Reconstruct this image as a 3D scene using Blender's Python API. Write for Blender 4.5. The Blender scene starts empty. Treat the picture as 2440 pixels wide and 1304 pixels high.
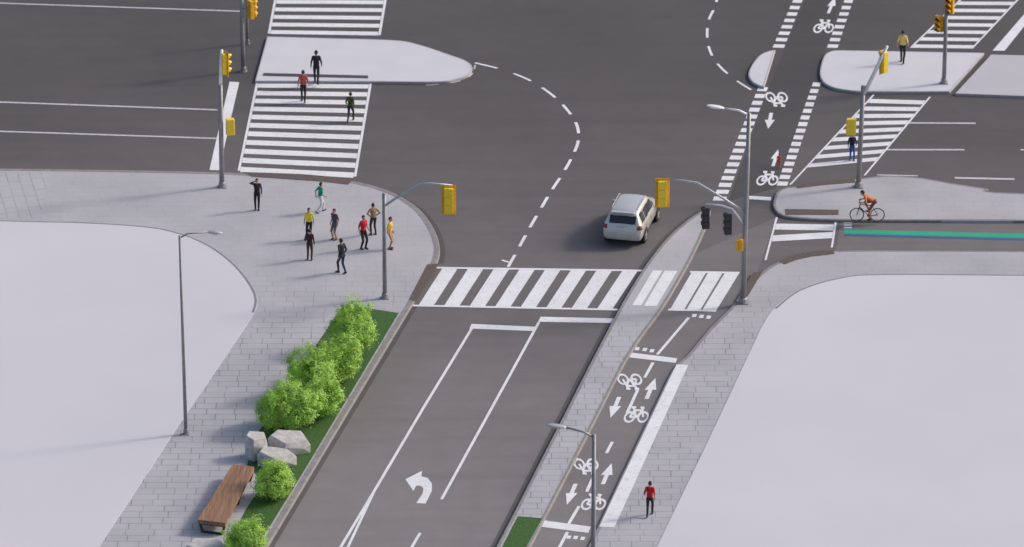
import bpy, bmesh, math, random
import numpy as np
from mathutils import Vector, Matrix
R = math.radians
random.seed(7)
sc = bpy.context.scene
col = sc.collection
PITCH = R(22); FL = 18000.0; DIST = 346.0
CP, SP = math.cos(PITCH), math.sin(PITCH)
CAM = Vector((0, -DIST*CP, DIST*SP))
def ray(u, v):
    return Vector((0, CP, -SP))*FL + Vector((1, 0, 0))*(u-1220) + Vector((0, SP, CP))*(652-v)
def G(u, v, z=0.0):
    r = ray(u, v); return CAM + r*((z-CAM.z)/r.z)
def P(u, v, Y):
    r = ray(u, v); return CAM + r*((Y-CAM.y)/r.y)
KZ = 0.125

# ---------------------------------------------------------------- tagging
def tag(o, label, cat, group=None, kind=None):
    o['label'] = label; o['category'] = cat
    if group: o['group'] = group
    if kind: o['kind'] = kind
    return o
def thing(name, label, cat, loc, rz=0, group=None):
    o = bpy.data.objects.new(name, None); col.objects.link(o)
    o.empty_display_size = .2
    o.location = loc; o.rotation_euler = (0, 0, rz)
    return tag(o, label, cat, group)
class MB:
    def __init__(s): s.v = []; s.f = []
    def add(s, vs, fs):
        n = len(s.v); s.v += [tuple(x) for x in vs]; s.f += [tuple(i+n for i in f) for f in fs]; return s
    def box(s, c, size, M=None):
        c = Vector(c); hx, hy, hz = size[0]/2, size[1]/2, size[2]/2
        vs = []
        for x, y, z in ((-1,-1,-1),(1,-1,-1),(1,1,-1),(-1,1,-1),(-1,-1,1),(1,-1,1),(1,1,1),(-1,1,1)):
            p = Vector((x*hx, y*hy, z*hz))
            if M: p = M @ p
            vs.append(p+c)
        return s.add(vs, [(0,3,2,1),(4,5,6,7),(0,1,5,4),(1,2,6,5),(2,3,7,6),(3,0,4,7)])
    def tube(s, pts, rad, n=10, caps=True):
        pts = [Vector(p) for p in pts]
        if not hasattr(rad, '__len__'): rad = [rad]*len(pts)
        rings = []; ref = None
        for i, p in enumerate(pts):
            a = pts[max(0, i-1)]; b = pts[min(len(pts)-1, i+1)]
            t = (b-a).normalized()
            if ref is None: ref = Vector((0,0,1)) if abs(t.z) < .9 else Vector((1,0,0))
            x = t.cross(ref).normalized(); y = t.cross(x).normalized()
            if abs(t.dot(ref)) > .98: ref = x
            rings.append([p + (x*math.cos(k*2*math.pi/n) + y*math.sin(k*2*math.pi/n))*rad[i] for k in range(n)])
        vs = [q for r in rings for q in r]; fs = []
        for i in range(len(pts)-1):
            for k in range(n):
                fs.append((i*n+k, i*n+(k+1)%n, (i+1)*n+(k+1)%n, (i+1)*n+k))
        if caps:
            fs.append(tuple(range(n))[::-1]); fs.append(tuple((len(pts)-1)*n+k for k in range(n)))
        return s.add(vs, fs)
    def ell(s, c, r, M=None, n=14, m=9):
        c = Vector(c); vs = []; fs = []
        vs.append(Vector((0,0,r[2])))
        for i in range(1, m):
            a = math.pi*i/m
            for k in range(n):
                b = 2*math.pi*k/n
                vs.append(Vector((r[0]*math.sin(a)*math.cos(b), r[1]*math.sin(a)*math.sin(b), r[2]*math.cos(a))))
        vs.append(Vector((0,0,-r[2])))
        if M: vs = [M @ q for q in vs]
        vs = [q+c for q in vs]
        for k in range(n): fs.append((0, 1+k, 1+(k+1)%n))
        for i in range(m-2):
            for k in range(n):
                a = 1+i*n
                fs.append((a+k, a+n+k, a+n+(k+1)%n, a+(k+1)%n))
        L = len(vs)-1; a = 1+(m-2)*n
        for k in range(n): fs.append((L, a+(k+1)%n, a+k))
        return s.add(vs, fs)
    def cap(s, p, q, r1, r2, n=12):
        p = Vector(p); q = Vector(q); d = (q-p); L = d.length
        if L < 1e-5: return s.ell(p, (r1,r1,r1))
        d /= L; pts = []; rr = []
        for a in (85, 60, 30): pts.append(p-d*r1*math.sin(R(a))); rr.append(r1*math.cos(R(a)))
        for t in (0, .5, 1): pts.append(p.lerp(q, t)); rr.append(r1+(r2-r1)*t)
        for a in (30, 60, 85): pts.append(q+d*r2*math.sin(R(a))); rr.append(r2*math.cos(R(a)))
        return s.tube(pts, rr, n)
    def prism(s, poly, z0, z1):
        n = len(poly)
        vs = [(p[0], p[1], z1) for p in poly] + [(p[0], p[1], z0) for p in poly]
        fs = [tuple(range(n))] + [(i, (i+1)%n, n+(i+1)%n, n+i) for i in range(n)]
        return s.add(vs, fs)
    def build(s, name, mat, parent=None, off=None, smooth=False):
        me = bpy.data.meshes.new(name)
        vs = s.v
        if off is not None: vs = [(a-off[0], b-off[1], c-off[2]) for a, b, c in vs]
        me.from_pydata(vs, [], s.f); me.update()
        me.materials.append(mat)
        if smooth: me.polygons.foreach_set('use_smooth', [True]*len(me.polygons))
        o = bpy.data.objects.new(name, me); col.objects.link(o)
        if parent: o.parent = parent
        return o
def bevel(o, w, seg=2):
    m = o.modifiers.new('bevel', 'BEVEL'); m.width = w; m.segments = seg; m.limit_method = 'ANGLE'; return o

# ---------------------------------------------------------------- materials
def base(name):
    m = bpy.data.materials.new(name); m.use_nodes = True
    return m, m.node_tree, m.node_tree.nodes['Principled BSDF']
def noise(nt, scale, detail=4, vec=None):
    n = nt.nodes.new('ShaderNodeTexNoise'); n.inputs['Scale'].default_value = scale; n.inputs['Detail'].default_value = detail
    if vec is not None: nt.links.new(vec, n.inputs['Vector'])
    return n
def coords(nt): return nt.nodes.new('ShaderNodeTexCoord').outputs['Object']
def mixc(nt, f, a, b, mode='MIX'):
    m = nt.nodes.new('ShaderNodeMix'); m.data_type = 'RGBA'; m.blend_type = mode
    for sock, val in ((m.inputs[0], f), (m.inputs[6], a), (m.inputs[7], b)):
        if isinstance(val, (int, float)): sock.default_value = val
        elif isinstance(val, tuple): sock.default_value = (*val[:3], 1)
        else: nt.links.new(val, sock)
    return m.outputs[2]
def mrange(nt, v, a, b, c, d):
    m = nt.nodes.new('ShaderNodeMapRange'); nt.links.new(v, m.inputs[0])
    for i, x in enumerate((a, b, c, d)): m.inputs[i+1].default_value = x
    return m.outputs[0]
def sc3(c, k): return tuple(min(1, x*k) for x in c)
def mat(name, c, rough=.6, metal=0.0, var=.15, scale=6, bump=0.0, coat=0.0):
    m, nt, b = base(name); co = coords(nt)
    n = noise(nt, scale, 5, co)
    f = mrange(nt, n.outputs[0], .3, .7, 0, 1)
    nt.links.new(mixc(nt, f, sc3(c, 1-var), sc3(c, 1+var)), b.inputs['Base Color'])
    b.inputs['Roughness'].default_value = rough; b.inputs['Metallic'].default_value = metal
    b.inputs['Coat Weight'].default_value = coat
    if bump:
        bp = nt.nodes.new('ShaderNodeBump'); bp.inputs['Strength'].default_value = bump; bp.inputs['Distance'].default_value = .03
        nt.links.new(n.outputs[0], bp.inputs['Height']); nt.links.new(bp.outputs[0], b.inputs['Normal'])
    return m
def asphalt(name, far, near, y0=-30, y1=26):
    m, nt, b = base(name); co = coords(nt)
    sep = nt.nodes.new('ShaderNodeSeparateXYZ'); nt.links.new(co, sep.inputs[0])
    big = noise(nt, .09, 5, co); mid = noise(nt, .8, 5, co); fine = noise(nt, 22, 3, co)
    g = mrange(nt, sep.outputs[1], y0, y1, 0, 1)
    c = mixc(nt, g, near, far)  # vignette painted into the base colour: darker far, lighter near
    c = mixc(nt, mrange(nt, big.outputs[0], .35, .68, 0, .8), c, (.76, .76, .78), 'MULTIPLY')
    c = mixc(nt, mrange(nt, mid.outputs[0], .35, .65, 0, .4), c, (.82, .81, .82), 'MULTIPLY')
    c = mixc(nt, mrange(nt, fine.outputs[0], .3, .7, 0, .5), c, (.78, .78, .78), 'MULTIPLY')
    mp = nt.nodes.new('ShaderNodeMapping'); mp.inputs['Rotation'].default_value = (0, 0, R(-68)); mp.inputs['Scale'].default_value = (.06, .9, 1)
    nt.links.new(co, mp.inputs[0]); st = noise(nt, 1, 3, mp.outputs[0])
    c = mixc(nt, mrange(nt, st.outputs[0], .45, .75, 0, .45), c, (.76, .76, .77), 'MULTIPLY')
    nt.links.new(c, b.inputs['Base Color']); b.inputs['Roughness'].default_value = .88
    bp = nt.nodes.new('ShaderNodeBump'); bp.inputs['Strength'].default_value = .3; bp.inputs['Distance'].default_value = .01
    nt.links.new(fine.outputs[0], bp.inputs['Height']); nt.links.new(bp.outputs[0], b.inputs['Normal'])
    return m
def pavers(name, c, lo, hi, w=.9, h=.62, rot=0.0, strength=1.0):
    """concrete that turns into running-bond slabs; pattern full where y<lo, faint where y>hi"""
    m, nt, b = base(name); co = coords(nt)
    sep = nt.nodes.new('ShaderNodeSeparateXYZ'); nt.links.new(co, sep.inputs[0])
    n1 = noise(nt, .3, 5, co); n2 = noise(nt, 3.5, 4, co)
    plain = mixc(nt, mrange(nt, n1.outputs[0], .3, .7, 0, 1), sc3(c, .90), sc3(c, 1.07))
    plain = mixc(nt, mrange(nt, n2.outputs[0], .3, .7, 0, .4), plain, (.88, .88, .88), 'MULTIPLY')
    mp = nt.nodes.new('ShaderNodeMapping'); mp.inputs['Rotation'].default_value = (0, 0, rot); nt.links.new(co, mp.inputs[0])
    wob = noise(nt, .8, 2, co)
    br = nt.nodes.new('ShaderNodeTexBrick'); nt.links.new(mp.outputs[0], br.inputs['Vector'])
    br.inputs['Scale'].default_value = 1; br.inputs['Brick Width'].default_value = w; br.inputs['Row Height'].default_value = h
    br.inputs['Mortar Size'].default_value = .028; br.inputs['Mortar Smooth'].default_value = .5
    br.offset = .42; br.squash = 1.35; br.squash_frequency = 3
    br.inputs['Color1'].default_value = (.92, .92, .93, 1); br.inputs['Color2'].default_value = (1.0, 1.0, 1.0, 1)
    br.inputs['Mortar'].default_value = (.48, .48, .51, 1)
    fade = mrange(nt, sep.outputs[1], lo, hi, strength, 0.20)
    patch = mrange(nt, wob.outputs[0], .3, .62, .35, 1)
    mm = nt.nodes.new('ShaderNodeMath'); mm.operation = 'MULTIPLY'; nt.links.new(fade, mm.inputs[0]); nt.links.new(patch, mm.inputs[1])
    out = mixc(nt, mm.outputs[0], plain, br.outputs[0], 'MULTIPLY')
    nt.links.new(out, b.inputs['Base Color']); b.inputs['Roughness'].default_value = .85
    return m
def paint(name, c, wear=.35):
    m, nt, b = base(name); co = coords(nt)
    n = noise(nt, 5, 8, co); n2 = noise(nt, .7, 3, co)
    f = mrange(nt, n.outputs[0], .52, .75, 0, wear)
    cc = mixc(nt, f, c, sc3(c, .45))
    cc = mixc(nt, mrange(nt, n2.outputs[0], .35, .7, 0, .6), cc, (.82, .82, .83), 'MULTIPLY')
    nt.links.new(cc, b.inputs['Base Color']); b.inputs['Roughness'].default_value = .7
    return m
M = {}
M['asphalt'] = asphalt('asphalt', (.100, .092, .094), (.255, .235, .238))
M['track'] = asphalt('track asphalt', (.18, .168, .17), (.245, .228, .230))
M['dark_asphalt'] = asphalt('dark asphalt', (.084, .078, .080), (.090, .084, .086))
M['band'] = asphalt('gutter asphalt', (.09, .082, .083), (.125, .111, .112))  # darker asphalt for the bands laid along the kerbs
M['walk'] = pavers('sidewalk', (.45, .442, .47), G(700, 800).y, G(700, 640).y)
M['walk2'] = pavers('sidewalk pavers', (.445, .437, .465), G(1700, 830).y, G(1700, 640).y)
M['median'] = pavers('median pavers', (.46, .453, .48), G(1500, 830).y, G(1500, 720).y, .8, .6)
M['paving'] = pavers('paving old', (.47, .468, .488), 200, 300, 1.4, .55, R(80), .8)
M['kerb'] = mat('kerb concrete', (.255, .240, .240), .85, var=.15, scale=3, bump=.1)
M['kerb_dark'] = mat('kerb dark', (.23, .225, .232), .85, var=.12, scale=3)
M['kerb_pale'] = mat('kerb pale', (.40, .395, .415), .85, var=.08, scale=3)
M['plaza'] = mat('white plaza', (.600, .590, .640), .9, var=.035, scale=.10)
M['island'] = mat('island concrete', (.62, .615, .655), .85, var=.03, scale=.6)
M['island_grey'] = mat('island grey concrete', (.50, .49, .525), .85, var=.03, scale=.5)
M['white'] = paint('road paint white', (.82, .82, .84))
M['white_old'] = paint('road paint worn', (.60, .60, .63), .6)
M['tact'] = mat('tactile rust', (.115, .085, .075), .8, var=.25, scale=9, bump=.3)
M['green'] = paint('green paint', (.015, .42, .24), .3)
M['blue'] = paint('blue paint', (.03, .13, .30), .3)
M['grass'] = mat('grass', (.04, .11, .018), .9, var=.5, scale=14, bump=.8)
M['steel'] = mat('galvanised steel', (.30, .295, .30), .5, .35, .15, 5)
M['steel_light'] = mat('bright steel', (.82, .82, .85), .4, .05, .06, 5)
M['lampgrey'] = mat('lamp grey', (.45, .46, .49), .4, .3, .08, 5)
M['yellow'] = mat('signal yellow', (.98, .68, .05), .45, 0, .06, 8)
M['amber'] = mat('signal board amber', (.82, .42, .02), .5, 0, .12, 8)
M['black'] = mat('black plastic', (.02, .02, .022), .45, 0, .2, 8)
M['lens_red'] = mat('lens red', (.20, .02, .02), .25, 0, .1, 8)
M['lens_amber'] = mat('lens amber', (.25, .12, .02), .25, 0, .1, 8)
M['lens_green'] = mat('lens green', (.02, .14, .08), .25, 0, .1, 8)
M['rock'] = mat('pale rock', (.50, .475, .465), .9, 0, .2, 4, .35)

# ---------------------------------------------------------------- ground shapes
def smooth(pts, k=6):
    out = []; n = len(pts)
    for i in range(n-1):
        p0 = pts[max(0, i-1)]; p1 = pts[i]; p2 = pts[i+1]; p3 = pts[min(n-1, i+2)]
        for j in range(k):
            t = j/k
            out.append(tuple(.5*((2*p1[a]) + (p2[a]-p0[a])*t + (2*p0[a]-5*p1[a]+4*p2[a]-p3[a])*t*t + (3*p1[a]-p0[a]-3*p2[a]+p3[a])*t**3) for a in (0, 1)))
    out.append(tuple(pts[-1])); return out
def area(p): return .5*sum(p[i].x*p[(i+1)%len(p)].y - p[(i+1)%len(p)].x*p[i].y for i in range(len(p)))
def strip(line, w, z0, z1, sign, out=.012, closed=False):
    m = MB(); n = len(line); vs = []
    for i, p in enumerate(line):
        if closed: a, b = line[i-1], line[(i+1)%n]
        else: a, b = line[max(0, i-1)], line[min(n-1, i+1)]
        t = Vector((b.x-a.x, b.y-a.y, 0)).normalized(); nn = Vector((-t.y, t.x, 0))*sign
        o = p-nn*out; q = p+nn*w; c = p+nn*(.02)
        vs += [(o.x, o.y, z0), (o.x, o.y, z1-.025), (c.x, c.y, z1), (q.x, q.y, z1), (q.x, q.y, z0)]
    fs = []
    for i in range(n if closed else n-1):
        j = (i+1) % n
        for k in range(4): fs.append((i*5+k, i*5+k+1, j*5+k+1, j*5+k))
    return m.add(vs, fs)
def slab(name, line, close, mt, label, cat, kw=.28, km='kerb', z=KZ, z0=0.0, sm=True, kline=None, kname='kerb', klabel=None):
    l = smooth(line) if sm else line
    lw = [G(u, v, z) for u, v in l]; cw = [G(u, v, z) for u, v in close]
    poly = lw+cw
    tag(MB().prism(poly, z0, z).build(name, M[mt]), label, cat, kind='structure')
    if kw:
        sg = 1 if area(poly) > 0 else -1
        if kline is not None: lw = [G(u, v, z) for u, v in smooth(kline)]
        closed = not close and kline is None
        tag(strip(lw, kw, z0, z+.006, sg, closed=closed).build(kname, M[km]), klabel or ('concrete kerb edging the '+label)[:90], 'kerb', kind='structure')
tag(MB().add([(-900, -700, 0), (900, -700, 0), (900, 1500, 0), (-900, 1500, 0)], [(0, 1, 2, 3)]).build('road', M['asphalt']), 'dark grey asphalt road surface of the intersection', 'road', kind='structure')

Aline = [(-900, 392), (0, 402), (300, 406), (530, 411), (600, 415), (700, 420), (800, 427), (850, 434), (900, 446), (950, 466), (1000, 500), (1033, 545), (1047, 587), (1043, 620), (1020, 660), (990, 712), (973, 740), (905, 853), (835, 970), (735, 1137), (635, 1304), (455, 1604)]
slab('sidewalk_left', Aline, [(-900, 1604)], 'walk', 'grey paved sidewalk corner on the left where a group of people stands', 'sidewalk', kw=.27)
slab('sidewalk_right', [(3300, 602), (2440, 598), (2200, 597), (1985, 598), (1910, 607), (1855, 625), (1815, 650), (1775, 692), (1740, 735), (1690, 785), (1640, 845), (1605, 880), (1560, 970), (1425, 1255), (1270, 1590)], [(3300, 1590)], 'walk2', 'grey paved sidewalk on the right of the bicycle track', 'sidewalk', kw=.15)
MR = [(1693, 504), (1682, 540), (1662, 585), (1634, 640), (1582, 728), (1524, 808), (1482, 876), (1433, 972), (1370, 1095), (1297, 1236), (1262, 1304), (1100, 1600)]
slab('median', smooth([(1027, 1600), (1183, 1304), (1339, 1000), (1400, 880), (1475, 738), (1510, 678), (1548, 620), (1592, 566), (1640, 524), (1675, 501), (1690, 497)])+smooth(MR), [], 'median', 'long paved divider between car lanes and bicycle track', 'median', kw=.14, sm=False)
FARU = [(1843, 490), (1848, 465), (1864, 450), (1900, 444), (2000, 433), (2060, 424), (2120, 419), (2195, 424), (2270, 437), (2350, 449), (2440, 461), (3300, 478)]
slab('sidewalk_far', FARU, [(3300, 542), (2440, 526), (2000, 524), (1890, 518), (1855, 508)], 'walk2', 'grey sidewalk strip where the orange cyclist rides', 'sidewalk', kw=.12,
     kline=[(3300, 542), (2440, 526), (2200, 525), (2000, 524), (1890, 518), (1857, 509)]+FARU)
slab('plaza_left', [(-900, 500), (0, 525), (200, 530), (350, 540), (430, 556), (500, 585), (560, 630), (600, 680), (613, 715), (606, 745), (580, 785), (510, 890), (422, 1020), (235, 1304), (40, 1600)], [(-900, 1600)], 'plaza', 'blank white plaza on the left behind the grey lamp post', 'plaza', kw=.12, km='kerb_dark', z=.145, z0=.1,
     kline=[(-900, 500), (0, 525), (200, 530), (350, 540), (430, 556), (500, 585), (560, 630), (600, 680), (613, 715), (606, 745)], kname='edging')
slab('plaza_right', [(3300, 660), (2440, 655), (2100, 653), (1990, 664), (1900, 693), (1845, 735), (1815, 780), (1790, 832), (1678, 1070), (1565, 1304), (1425, 1596)], [(3300, 1596)], 'plaza', 'blank white plaza filling the lower right', 'plaza', kw=.12, km='kerb_dark', z=.145, z0=.1,
     kline=[(3300, 660), (2440, 655), (2100, 653), (1990, 664), (1900, 693), (1845, 735)], kname='edging')
slab('island_left', smooth([(878, 194), (1040, 195), (1085, 189), (1115, 178), (1125, 160), (1110, 145), (1070, 130), (1000, 107), (940, 96), (780, 91), (637, 87)])+[(608, 193)], [], 'island', 'white rounded refuge island at the upper left', 'traffic island', kw=.06, sm=False, km='kerb_pale')
slab('island_right', smooth([(2262, 218), (2070, 218), (2020, 215), (1985, 208), (1962, 195), (1954, 175), (1958, 150), (1967, 130), (1985, 121), (2010, 120)])+[(2345, 126)], [], 'island', 'white refuge island at upper right under the yellow shirted walker', 'traffic island', kw=.06, sm=False, km='kerb_pale')
slab('island_small', smooth([(1847, 119), (1832, 122), (1812, 131), (1797, 147), (1787, 165), (1784, 180), (1792, 194), (1805, 202), (1820, 207)]), [], 'island', 'small white half round island beside the bicycle crossing', 'traffic island', kw=.06, sm=False, km='kerb_pale')
slab('island_grey', [(2362, 130), (3300, 150), (3300, 242), (2440, 229), (2276, 223)], [], 'island_grey', 'pale grey island at the far right edge', 'traffic island', kw=.06, sm=False, km='kerb_pale')

def sheet(name, polys, mt, label, cat, z=.006, dz=0.0):
    m = MB()
    for i, p in enumerate(polys):
        pts = [G(u, v, z+dz*i) for u, v in p]
        m.add(pts, [tuple(range(len(pts)))])
    return tag(m.build(name, M[mt]), label, cat, kind='structure')
ZS = KZ+.005
sheet('bicycle_track', [[(1655, 606), (1850, 518), (1800, 660), (1772, 696), (1740, 738), (1690, 788), (1640, 848), (1605, 884), (1425, 1259), (1270, 1600), (1090, 1600), (1255, 1306), (1290, 1238), (1425, 973), (1476, 877), (1522, 806), (1578, 730), (1632, 645)]], 'track', 'grey asphalt two way bicycle track', 'bicycle track', z=.004)
sheet('bicycle_lane', [[(2004, 526), (2440, 528), (3300, 545), (3300, 600), (2440, 597), (1992, 597)]], 'track', 'grey bicycle lane beside the green painted stripe', 'bicycle lane', z=.004)
sheet('paving', [[(-300, 404), (118, 412), (92, 522), (-300, 515)]], 'paving', 'pale old paving in the far left corner of the sidewalk', 'paving', z=ZS)
sheet('grass_verge', [[(818, 728), (880, 735), (950, 746), (700, 1163), (612, 1304), (500, 1500), (400, 1500), (540, 1304), (585, 1215), (628, 1150), (588, 1108), (612, 1035), (700, 900)]], 'grass', 'dark green grass verge under the round bushes', 'grass', z=ZS)
sheet('grass_median', [[(1234, 1230), (1292, 1235), (1254, 1304), (1170, 1480), (1100, 1480), (1196, 1304)]], 'grass', 'small grass patch at the bottom of the median', 'grass', z=ZS+.002)
TL = 'rust brown tactile plate '
sheet('tactile_plate', [[(578, 410), (640, 412), (720, 415), (790, 421), (840, 429), (830, 440), (770, 433), (700, 428), (600, 421)]], 'tact', TL+'below the long left crosswalk', 'tactile plate', z=KZ+.012)
sheet('tactile_plate', [[(1018, 630), (1046, 628), (992, 718), (974, 714)]], 'tact', TL+'at the left end of the wide crosswalk', 'tactile plate', z=KZ+.012)
sheet('tactile_plate', [[(1794, 650), (1818, 646), (1782, 706), (1756, 714)]], 'tact', TL+'behind the tall lamp and signal post', 'tactile plate', z=KZ+.012)
sheet('tactile_plate', [[(1855, 624), (1880, 611), (1915, 602), (1985, 595), (1989, 605), (1935, 611), (1898, 619), (1870, 630)]], 'tact', TL+'below the short two bar crosswalk', 'tactile plate', z=KZ+.014)
sheet('tactile_plate', [[(1870, 498), (1998, 500), (1998, 512), (1872, 512)]], 'tact', TL+'above the short two bar crosswalk', 'tactile plate', z=KZ+.012)
sheet('tactile_plate', [[(1893, 441), (1950, 432), (2036, 426), (2038, 435), (1960, 441), (1900, 449)]], 'tact', TL+'at the foot of the slanted right crosswalk', 'tactile plate', z=KZ+.012)
sheet('tactile_plate', [[(628, 174), (877, 180), (877, 187), (626, 181)]], 'dark_asphalt', 'black strip across the left refuge island', 'tactile plate', z=KZ+.008)

# ---------------------------------------------------------------- painted markings
def crosswalk(left, right, ys, t, label, border=5, tilt=0.0, tb=0.0, mt='white'):
    (lx0, ly0), (lx1, ly1) = left; (rx0, ry0), (rx1, ry1) = right
    ps = []
    for y in ys:
        f = (y-ly0)/(ly1-ly0); xl = lx0+(lx1-lx0)*f
        yr = ry0+(ry1-ry0)*f; xr = rx0+(rx1-rx0)*f
        tt = t*(1+tb*f)
        dl = (lx1-lx0)/(ly1-ly0)*tt; dr = (rx1-rx0)/(ry1-ry0)*tt
        ps.append([(xl+border*.6, y), (xr-border*.6, yr), (xr-border*.6+dr, yr+tt), (xl+border*.6+dl, y+tt)])
    m = MB()
    for p in ps:
        m.add([G(u, v, .008) for u, v in p], [(0, 1, 2, 3)])
    if border:
        for (a, b) in (left, right):
            m.add([G(a[0]-border/2, a[1], .012), G(a[0]+border/2, a[1], .012), G(b[0]+border/2, b[1], .012), G(b[0]-border/2, b[1], .012)], [(0, 1, 2, 3)])
    tag(m.build('crosswalk', M[mt]), label, 'crosswalk', kind='structure')
ys = []; y = 199; st = 18.0
while y < 408: ys.append(y); y += st; st *= 1.022
crosswalk(((613, 197), (569, 407)), ((883, 199), (846, 421)), ys, 10.0, 'long white ladder crosswalk with two walkers at left', 6, tb=.25)
crosswalk(((663, -40), (641, 80)), ((925, -40), (904, 84)), [-34, -16, 0, 18, 36, 54, 72], 9, 'white ladder crosswalk above the left island', 6)
crosswalk(((2082, 226), (1883, 440)), ((2216, 231), (2060, 418)), [236, 254, 272, 290, 309, 328, 348, 369, 390], 9.5, 'slanted white ladder crosswalk in the centre right', 5)
crosswalk(((2330, -40), (2170, 114)), ((2462, -40), (2316, 116)), [-30, -12, 4, 21, 38, 55, 72, 89, 106], 8, 'slanted white ladder crosswalk in the top right corner', 5)
crosswalk(((1851, 518), (1824, 620)), ((1992, 526), (1982, 590)), [533, 561], 14, 'short crosswalk of two white bars over the track', 5, tb=.1)
def lerp2(a, b, t): return (a[0]+(b[0]-a[0])*t, a[1]+(b[1]-a[1])*t)
def bars(top, bot, n, w, f0, step, name_label, z=.008):
    m = MB()
    for i in range(n):
        a = f0+i*step; b = a+w
        q = [lerp2(*top, a), lerp2(*top, b), lerp2(*bot, b), lerp2(*bot, a)]
        m.add([G(u, v, z) for u, v in q], [(0, 1, 2, 3)])
    for (a, b) in (top, bot):
        m.add([G(a[0], a[1]-2, z+.004), G(b[0], b[1]-2, z+.004), G(b[0], b[1]+2, z+.004), G(a[0], a[1]+2, z+.004)], [(0, 1, 2, 3)])
    return tag(m.build('crosswalk', M['white']), name_label, 'crosswalk', kind='structure')
bars(((1040, 638), (1534, 645)), ((982, 728), (1472, 738)), 8, .074, .03, .124, 'wide white zebra crosswalk in front of the silver car')
bars(((1644, 648), (1762, 650)), ((1592, 738), (1706, 741)), 3, .29, .04, .335, 'narrow zebra crosswalk over the bicycle track beside the post')
sheet('crosswalk_paving', [[(1556, 644), (1578, 645), (1528, 728), (1506, 728)], [(1584, 645), (1614, 646), (1564, 730), (1534, 729)]], 'white', 'two white panels crossing the divider', 'crosswalk', z=ZS+.003)
def line(pts, w, label, z=.008, mt='white', name='lane_line', cat='lane line', sm=False, dash=None):
    l = smooth(pts, 10) if sm else pts
    W = [G(u, v, z) for u, v in l]; m = MB()
    def seg(ps):
        vs = []
        for i, p in enumerate(ps):
            a, b = ps[max(0, i-1)], ps[min(len(ps)-1, i+1)]
            t = (b-a).normalized(); nn = Vector((-t.y, t.x, 0))*w/2
            vs += [p+nn, p-nn]
        m.add(vs, [(2*i, 2*i+1, 2*i+3, 2*i+2) for i in range(len(ps)-1)])
    if not dash: seg(W)
    else:
        on, offl = dash; cur = []; d = 0; res = .1
        fine = []
        for a, b in zip(W[:-1], W[1:]):
            k = max(1, int((b-a).length/res))
            fine += [a.lerp(b, j/k) for j in range(k)]
        fine.append(W[-1]); prev = fine[0]
        for p in fine:
            d += (p-prev).length; prev = p
            if d % (on+offl) < on: cur.append(p)
            elif cur:
                if len(cur) > 1: seg(cur)
                cur = []
        if len(cur) > 1: seg(cur)
    return tag(m.build(name, M[mt]), label, cat, kind='structure')
line([(1019, 1604), (1175, 1308), (1331, 1004), (1392, 884), (1467, 742), (1502, 682), (1540, 624), (1585, 569), (1634, 527), (1670, 503)], .30, 'dark gutter along the left edge of the divider', z=.003, mt='band', name='band', cat='band', sm=True)  # painted dark band stands in for the shaded kerb side
line([(858, 440), (908, 452), (958, 472), (1008, 506), (1041, 551), (1054, 592), (1050, 628)], .26, 'dark gutter around the left sidewalk corner', z=.003, mt='band', name='band', cat='band', sm=True)
line([(990, 730), (978, 748), (912, 860), (841, 978), (741, 1145), (641, 1312), (461, 1612)], .22, 'dark gutter along the verge kerb', z=.003, mt='band', name='band', cat='band', sm=True)
line([(620, 199), (878, 201), (1040, 202), (1088, 196), (1120, 183), (1132, 163), (1115, 147)], .22, 'dark gutter under the left refuge island', z=.003, mt='band', name='band', cat='band', sm=True)
line([(-400, 229), (518, 262)], .17, 'thin white lane line left of the crosswalk, middle one', mt='white_old')
line([(-400, 300), (516, 330)], .17, 'thin white lane line left of the crosswalk, lowest one', mt='white_old')
line([(-400, -6), (572, 27)], .15, 'thin white lane line in the top left', mt='white_old')
sheet('stop_line', [[(547, 195), (570, 196), (522, 406), (499, 405)]], 'white', 'broad white stop line behind the left signal post', 'stop line')
line([(2160, 293), (2325, 294)], .18, 'short white lane dash right of slanted crosswalk, upper one', mt='white_old')
line([(2108, 357), (2298, 357)], .18, 'short white lane dash right of slanted crosswalk, middle one', mt='white_old')
line([(2275, 424), (2417, 427)], .22, 'short white lane dash above the far sidewalk at right', mt='white_old')
line([(2090, 417), (2187, 419)], .13, 'faint white line along the far sidewalk kerb', mt='white_old')
line([(2432, 357), (2600, 359)], .18, 'white lane dash cut by the right frame edge', mt='white_old')
sheet('stop_line', [[(2470, 0), (2470, 26), (2394, 121), (2365, 121)]], 'white', 'broad white stop line at the upper right edge', 'stop line')
sheet('stop_line', [[(1784, 467), (1838, 470), (1837, 478), (1786, 475)]], 'white', 'short white stop bar behind the tall lamp', 'stop line')
sheet('stop_line', [[(1124, 772), (1280, 779), (1275, 789), (1118, 783)]], 'white', 'white stop line of the left car lane', 'stop line')
sheet('stop_line', [[(1288, 755), (1463, 759), (1457, 770), (1282, 767)]], 'white', 'white stop line of the right car lane', 'stop line', z=.010)
line([(1124, 783), (1010, 970), (893, 1168), (808, 1310), (700, 1490)], .13, 'long white line left of the turn arrow', z=.011)
line([(893, 1168), (866, 1225), (826, 1310), (740, 1490)], .12, 'white line branching off at the bottom', z=.014)
line([(1284, 768), (1200, 921), (1052, 1190)], .13, 'long white line right of the turn arrow', z=.013)
line([(1001, 1270), (980, 1306), (900, 1450)], .13, 'short white line at the bottom edge of the road')
sheet('turn_arrow', [[(966, 1142), (1006, 1122), (1004, 1135), (1019, 1139), (1029, 1152), (1029, 1170), (1014, 1200), (992, 1199), (1007, 1176), (1009, 1164), (1003, 1158), (992, 1157), (985, 1170)]], 'white', 'white left turn arrow painted on the road', 'arrow marking')
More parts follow.
